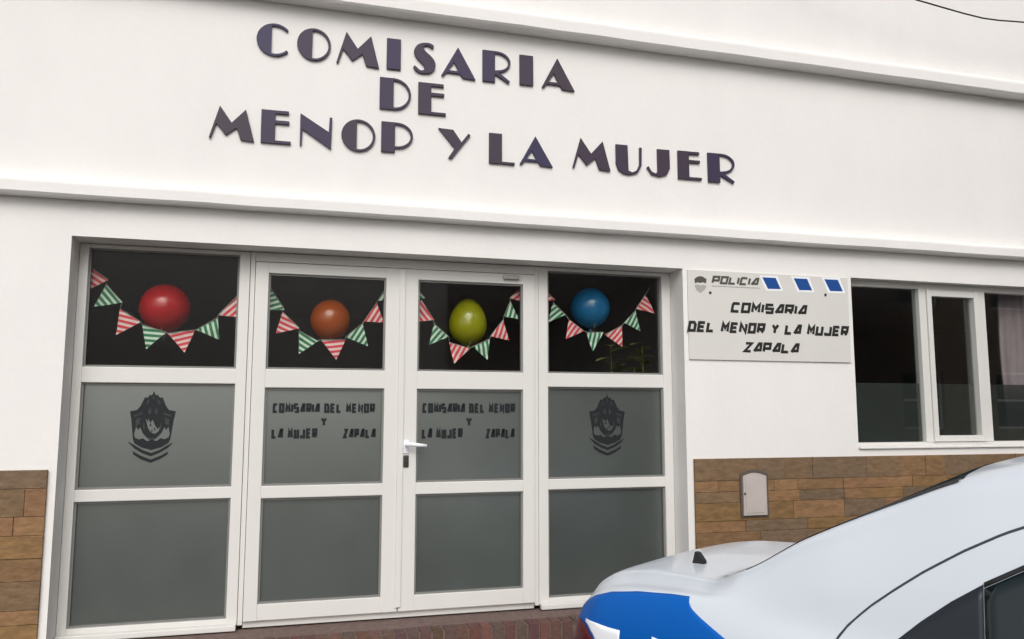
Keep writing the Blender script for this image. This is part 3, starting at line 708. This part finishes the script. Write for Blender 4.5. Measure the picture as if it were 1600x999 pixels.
# local frame: x forward, y to the far (left) side, near side is -y
TAB = [  # s, w, zb, wr, zr, zc
 (-.690, .36, .55, .27, .62, .635), (-.680, .50, .64, .38, .71, .725), (-.65, .62, .725, .46, .80, .815), (-.58, .70, .80, .48, .878, .888), (-.46, .76, .862, .50, .932, .942),
 (-.29, .79, .892, .52, .953, .963), (-.08, .815, .905, .57, .955, .963), (.08, .825, .90, .65, 1.010, .968), (.28, .83, .89, .64, 1.130, 1.075),
 (.57, .83, .87, .605, 1.268, 1.284), (.77, .83, .86, .585, 1.350, 1.386), (.95, .83, .855, .57, 1.392, 1.43), (1.3, .83, .85, .57, 1.425, 1.465),
 (1.9, .83, .85, .57, 1.43, 1.47), (2.15, .83, .86, .575, 1.39, 1.42), (2.45, .825, .87, .60, 1.20, 1.235), (2.80, .82, .88, .64, .985, 1.01),
 (3.2, .80, .84, .62, .92, .945), (3.45, .755, .75, .57, .82, .845), (3.56, .66, .66, .50, .71, .73), (3.60, .48, .58, .36, .62, .63)]
def crom(p0, p1, p2, p3, t): return .5*(2*p1+(p2-p0)*t+(2*p0-5*p1+4*p2-p3)*t*t+(3*p1-p0-3*p2+p3)*t**3)
def tab(s):
    n = len(TAB); s = min(max(s, TAB[0][0]), TAB[-1][0])
    i = max(j for j in range(n-1) if TAB[j][0] <= s+1e-12)
    x0, x1 = TAB[i][0], TAB[i+1][0]; t = (s-x0)/(x1-x0); out = []
    for c in range(1, 6):
        p1, p2 = TAB[i][c], TAB[i+1][c]
        def sl(j):
            if j <= 0: return (TAB[1][c]-TAB[0][c])/(TAB[1][0]-TAB[0][0])
            if j >= n-1: return (TAB[-1][c]-TAB[-2][c])/(TAB[-1][0]-TAB[-2][0])
            a = (TAB[j][c]-TAB[j-1][c])/(TAB[j][0]-TAB[j-1][0]); b = (TAB[j+1][c]-TAB[j][c])/(TAB[j+1][0]-TAB[j][0])
            return 0 if a*b <= 0 else 2*a*b/(a+b)
        m1, m2 = sl(i)*(x1-x0), sl(i+1)*(x1-x0)
        out.append((2*t**3-3*t*t+1)*p1+(t**3-2*t*t+t)*m1+(-2*t**3+3*t*t)*p2+(t**3-t*t)*m2)
    return out
def sect(s):
    w_, zb, wr, zr, zc = tab(s); z0 = .22
    N = [(w_-.07, z0), (w_-.015, z0+.30*(zb-z0)), (w_, z0+.66*(zb-z0)), (w_-.012, zb-.14*(zb-z0)), (w_-.055, zb)]
    a = N[-1]; g = max(0, min(1, (zr-zb-.05)/.25))
    N += [(a[0]+(wr-a[0])*.36+.022*g, a[1]+(zr-a[1])*(.42-.0*g)), (a[0]+(wr-a[0])*.72+.022*g, a[1]+(zr-a[1])*(.80-.0*g)), (wr, zr), (wr*.58, zr+.72*(zc-zr)), (0, zc)]
    return N
def surf(s, v, side=-1):
    N = sect(s); i = min(int(v), 8); t = v-i
    P = [Vector(N[max(i-1, 0)]), Vector(N[i]), Vector(N[i+1]), Vector(N[i+2]) if i+2 < 10 else Vector((-N[8][0], N[8][1]))]
    q = crom(*P, t); return Vector((s, side*max(q.x, 0), q.y))
def nrm(s, v, side=-1):
    e = .004; s0, s1 = max(s-e, TAB[0][0]), min(s+e, TAB[-1][0]); v0, v1 = max(v-.01, 0), min(v+.01, 9)
    n = (surf(s1, v, side)-surf(s0, v, side)).cross(surf(s, v1, side)-surf(s, v0, side)).normalized()
    ref = surf(s, v, side)-Vector((s, 0, .6))
    return n if n.dot(ref) > 0 else -n
def v_at(s, z, lo=1.0, hi=7.0):
    for _ in range(34):
        mdl = (lo+hi)/2
        if surf(s, mdl).z < z: lo = mdl
        else: hi = mdl
    return lo
def patch(k, rows, off, side=-1):
    """rows of (s,v) lists laid on the body surface, lifted by off along the normal"""
    G = [[k.bm.verts.new(surf(s, v, side)+nrm(s, v, side)*off) for s, v in row] for row in rows]
    for A, B in zip(G, G[1:]):
        for i in range(len(A)-1): k.bm.faces.new((A[i], A[i+1], B[i+1], B[i]))
ss = []
for a, b in zip(TAB, TAB[1:]):
    n = max(3, int((b[0]-a[0])/.02)); ss += [a[0]+(b[0]-a[0])*i/n for i in range(n)]
ss.append(TAB[-1][0])
vv = [i/8 for i in range(0, 73)]
k = MB(); G = []
for s in ss:
    ring = [k.bm.verts.new(surf(s, v, -1)) for v in vv] + [k.bm.verts.new(surf(s, v, 1)) for v in vv[-2::-1]]
    G.append(ring)
for A, B in zip(G, G[1:]):
    for i in range(len(A)-1): k.bm.faces.new((A[i], A[i+1], B[i+1], B[i]))
    k.bm.faces.new((A[-1], A[0], B[0], B[-1]))
k.bm.faces.new(G[0]); k.bm.faces.new(G[-1][::-1])
body = k.build('body', M_PAINT, car, smooth=True, loc=(0, 0, 0))
def lin(a, b, n): return [a+(b-a)*i/n for i in range(n+1)]
def strip(name, material, slist, zlo, zhi, off, nv=8, sides=(-1,), lip=None):
    for sd in sides:
        k = MB(); rows = []
        for s in slist:
            a, b = zlo(s), zhi(s); va, vb = v_at(s, a), v_at(s, b)
            rows.append([(s, va+(vb-va)*j/nv) for j in range(nv+1)])
        patch(k, rows, off, sd)
        o = k.build(name, material, car, smooth=True, loc=(0, 0, 0))
        md = o.modifiers.new('t', 'SOLIDIFY'); md.thickness = .002; md.offset = -1
    return o
def ip(tb, x):
    if x <= tb[0][0]: return tb[0][1]
    for (a, b), (c, d_) in zip(tb, tb[1:]):
        if x <= c: return b+(d_-b)*(x-a)/(c-a)
    return tb[-1][1]
# blue livery on the rear quarter
SEAM = [(-.67, .68), (-.62, .772), (-.56, .822), (-.50, .852), (-.42, .878), (-.30, .898), (-.15, .911), (-.05, .914), (.02, .914)]
RB = [(-.085, .914), (-.078, .895), (-.06, .878), (-.025, .858), (.035, .828), (.10, .795), (.19, .75), (.26, .70), (.45, .64), (.8, .60)]
def bhi(s): return min(ip(SEAM, s), ip(RB, s) if s > -.085 else 9)
strip('blue_livery', M_BLUE, lin(-.67, -.095, 36)+lin(-.085, .10, 30)+lin(.13, .8, 14), lambda s: .36, bhi, .0025, 16, (-1, 1))
# dark rear lamps wrapping the corners, pale reflector beside
LHI = [(-.675, .66), (-.65, .715), (-.61, .748), (-.56, .757), (-.51, .745), (-.465, .71), (-.43, .64)]
strip('rear_lamp', M_RED, lin(-.675, -.435, 24), lambda s: .52, lambda s: max(ip(LHI, s), .53), .010, 6, (-1, 1))
WHI = [(-.53, .768), (-.46, .768), (-.40, .765), (-.33, .765)]
strip('white_decal', M_WHITEP, lin(-.53, -.345, 16), lambda s: max(ip(LHI, s)+.008, .62), lambda s: ip(WHI, s), .0042, 5, (-1, 1))
strip('white_decal', M_WHITEP, lin(-.205, -.165, 4), lambda s: .60, lambda s: .768-.15*(s+.185), .0045, 3, (-1, 1))
# door gap, side glass, trims
GAP = [(.395, .82), (.41, .865), (.44, .905), (.50, .965), (.57, 1.022), (.65, 1.082), (.75, 1.147), (.85, 1.203), (.95, 1.247), (1.1, 1.295), (1.3, 1.33), (2.1, 1.33)]
strip('door_gap', M_GAP, lin(.395, .46, 10)+lin(.48, 1.3, 30), lambda s: ip(GAP, s)-.0038-.006*max(0, (.46-s)/.06), lambda s: ip(GAP, s)+.0038, .0012, 2, (-1, 1))
k0 = .40
WLO = lambda s: .80
WUP = [(.515, .80), (.56, .87), (.64, .945), (.72, 1.01), (.80, 1.065), (.92, 1.135), (1.05, 1.19), (1.2, 1.23), (1.4, 1.26), (1.95, 1.26), (2.3, 1.04), (2.42, .90)]
strip('window_trim', M_TRIM, lin(.515, .80, 18), lambda s: min(.79, ip(WUP, s)-.004), lambda s: ip(WUP, s), .003, 10, (-1, 1))
strip('side_window', M_TINT, lin(.802, 1.52, 22), lambda s: .79, lambda s: ip(WUP, s)-.012, .003, 10, (-1, 1))
strip('side_window', M_TINT, lin(1.60, 2.36, 20), lambda s: .82, lambda s: max(ip(WUP, s)-.012, .85), .003, 10, (-1, 1))
strip('window_seal', M_RUB, lin(.802, 2.36, 50), lambda s: ip(WUP, s)-.010, lambda s: ip(WUP, s)+.004, .004, 2, (-1, 1))
# rear and front screens
def screen(name, s0, s1, vlo, off, material):
    k = MB(); rows = []
    for s in lin(s0, s1, 30):
        vl = vlo(s); a = lin(vl, 9, 12)
        pl = [surf(s, v, -1)+nrm(s, v, -1)*off for v in a]+[surf(s, v, 1)+nrm(s, v, 1)*off for v in a[-2::-1]]
        rows.append([k.bm.verts.new(p) for p in pl])
    for A, B in zip(rows, rows[1:]):
        for i in range(len(A)-1): k.bm.faces.new((A[i], A[i+1], B[i+1], B[i]))
    o = k.build(name, material, car, smooth=True, loc=(0, 0, 0)); md = o.modifiers.new('t', 'SOLIDIFY'); md.thickness = .003; md.offset = -1
screen('rear_window', .07, .74, lambda s: 7.12, .003, M_TINT)
screen('windscreen', 2.16, 2.76, lambda s: 7.1, .003, M_TINT)
for sd in (-1, 1):
    k = MB(); patch(k, [[(s, v) for s in lin(-.03, .73, 40)] for v in (6.975, 7.0, 7.06, 7.13)], .003, sd)
    k.build('rear_window_seal', M_RUB, car, smooth=True, loc=(0, 0, 0))
# antenna base on the boot lid
k = MB(); bx, by = -.235, -.30
vb = 8.0
p = surf(bx, 7.85)
k.prism([(p.x-.028, p.z-.004), (p.x+.022, p.z-.004), (p.x+.020, p.z+.012), (p.x-.004, p.z+.042), (p.x-.016, p.z+.044)], p.y-.014, p.y+.014)
k.build('antenna_base', M_RUB, car, loc=(0, 0, 0))
# bumpers, wheels, lamps, mirrors, handles
for nm, s0, s1, zz in (('rear_bumper', -.60, -.30, (.24, .50)), ('front_bumper', 3.40, 3.63, (.22, .48))):
    k = MB(); n = 30; rings = []
    for i in range(n+1):
        a = math.pi*(i/n)-math.pi/2; yy = .80*math.sin(a); cx = math.cos(a)**.5
        x = s1-(s1-s0)*cx if s0 < 0 else s0+(s1-s0)*cx
        sg = -1 if s0 < 0 else 1
        rings.append([k.bm.verts.new((x+sg*d1, yy*(1+d1*.3), z)) for d1, z in ((0.0, zz[0]), (.035, zz[0]+.03), (.045, (zz[0]+zz[1])/2), (.035, zz[1]-.02), (0, zz[1]), (-.05, zz[1]), (-.05, zz[0]))])
    for A, B in zip(rings, rings[1:]):
        for j in range(7): k.bm.faces.new((A[j], A[(j+1) % 7], B[(j+1) % 7], B[j]))
    k.bm.faces.new(rings[0]); k.bm.faces.new(rings[-1][::-1]); k.build(nm, M_PAINT, car, smooth=True, loc=(0, 0, 0))
tyre_me = rim_me = None
for wx in (.12, 2.72):
    for sd in (-1, 1):
        k = MB(); k.lathe([(.20, -.085), (.27, -.095), (.295, -.075), (.30, 0), (.295, .075), (.27, .095), (.20, .085)], (0, 0, 0), 36, 'Y')
        ty = k.build('wheel', M_RUB, car, smooth=True, loc=(wx, sd*.755, .30))
        k = MB(); k.lathe([(.04, -.060), (.045, -.03), (.18, -.02), (.195, -.075), (.205, -.086), (.205, .0)], (0, 0, 0), 30, 'Y')
        for q in range(5):
            a = q*2*math.pi/5; k.tube([(0, -.052, 0), (.10*math.cos(a), -.055, .10*math.sin(a)), (.19*math.cos(a), -.062, .19*math.sin(a))], [.03, .022, .028], 8)
        rm = k.build('rim', M_RIM, ty, smooth=True, loc=(0, 0, 0), rot=(0, 0, 0 if sd < 0 else math.pi))
strip('headlight', M_CLEARL, lin(3.34, 3.575, 16), lambda s: .52, lambda s: min(.72, tab(s)[1]-.01), .006, 6, (-1, 1))
for sd in (-1, 1):
    k = MB(); k.box(2.22, 2.36, .86 if sd > 0 else -1.02, 1.02 if sd > 0 else -.86, .88, .99, .03)
    k.tube([(2.3, sd*.79, .90), (2.3, sd*.88, .92)], .02, 8); k.build('mirror', M_PAINT, car, loc=(0, 0, 0))
    for hx_ in (.70, 1.62):
        k = MB(); q = surf(hx_, v_at(hx_, .745), sd); k.box(q.x-.02, q.x+.15, q.y-.02, q.y+.02, .73, .76, .01); k.build('door_handle', M_PAINT, car, loc=(0, 0, 0))
    k = MB(); q = v_at(1.56, .80)
    patch(k, [[(1.555, v) for v in lin(v_at(1.555, .30), v_at(1.555, .85), 10)], [(1.563, v) for v in lin(v_at(1.563, .30), v_at(1.563, .85), 10)]], .001, sd)
    k.build('door_gap', M_RUB, car, loc=(0, 0, 0))
# ------------------------------------------------------------------ added brick house out of view, blocks sky light and darkens pane reflections
hs_ = tag(empty('light_blocking_house', (12, -11.9, 0)), 'added brown brick house across the street, unseen, blocking sky light from the facade', 'house')
HX0, HX1, HY, HZ = 5.0, 26.0, -11.9, 9.5
cols = [6.2+i*3.0 for i in range(7)]; WN = [(x, x+1.3, z, z+1.5) for x in cols for z in (1.1, 4.3)]
k = MB(); xs = sorted({HX0, HX1, *[a for w_ in WN for a in w_[:2]]}); zz = [0, 1.1, 2.6, 4.3, 5.8, HZ]
for a, b in zip(xs, xs[1:]):
    iswin = any(abs(a-w_[0]) < 1e-6 for w_ in WN)
    if iswin:
        for c, d_ in ((0, 1.1), (2.6, 4.3), (5.8, HZ)): k.box(a, b, HY-.3, HY, c, d_)
    else: k.box(a, b, HY-.3, HY, 0, HZ)
k.box(HX0, HX0+.3, HY-8, HY-.3, 0, HZ); k.box(HX1-.3, HX1, HY-8, HY-.3, 0, HZ); k.box(HX0, HX1, HY-8.3, HY-8, 0, HZ)
k.build('wall', mat('house_brick', (.32, .235, .18), .9, .2, var=.35, vscale=5, bump=.4, bscale=20), hs_)
k = MB(); k.prism_x([(HY+.4, HZ+.002), (HY-4.2, HZ+2.2), (HY-8.7, HZ+.002)], HX0-.4, HX1+.4); k.build('roof', mat('roof_tiles', (.14, .06, .04), .85, .2, var=.3, vscale=9), hs_)
for a, b, c, d_ in WN:
    k = MB(); rect_frame(k, a, b, c, d_, .06, .06, .06, .06, HY-.16, HY-.10, mids=[((c+d_)/2-.03, (c+d_)/2+.03)])
    f = k.build('window', M_PVC, hs_); pane('glass', a+.06, b-.06, c+.06, d_-.06, HY-.14, .01, M_TINT, f)
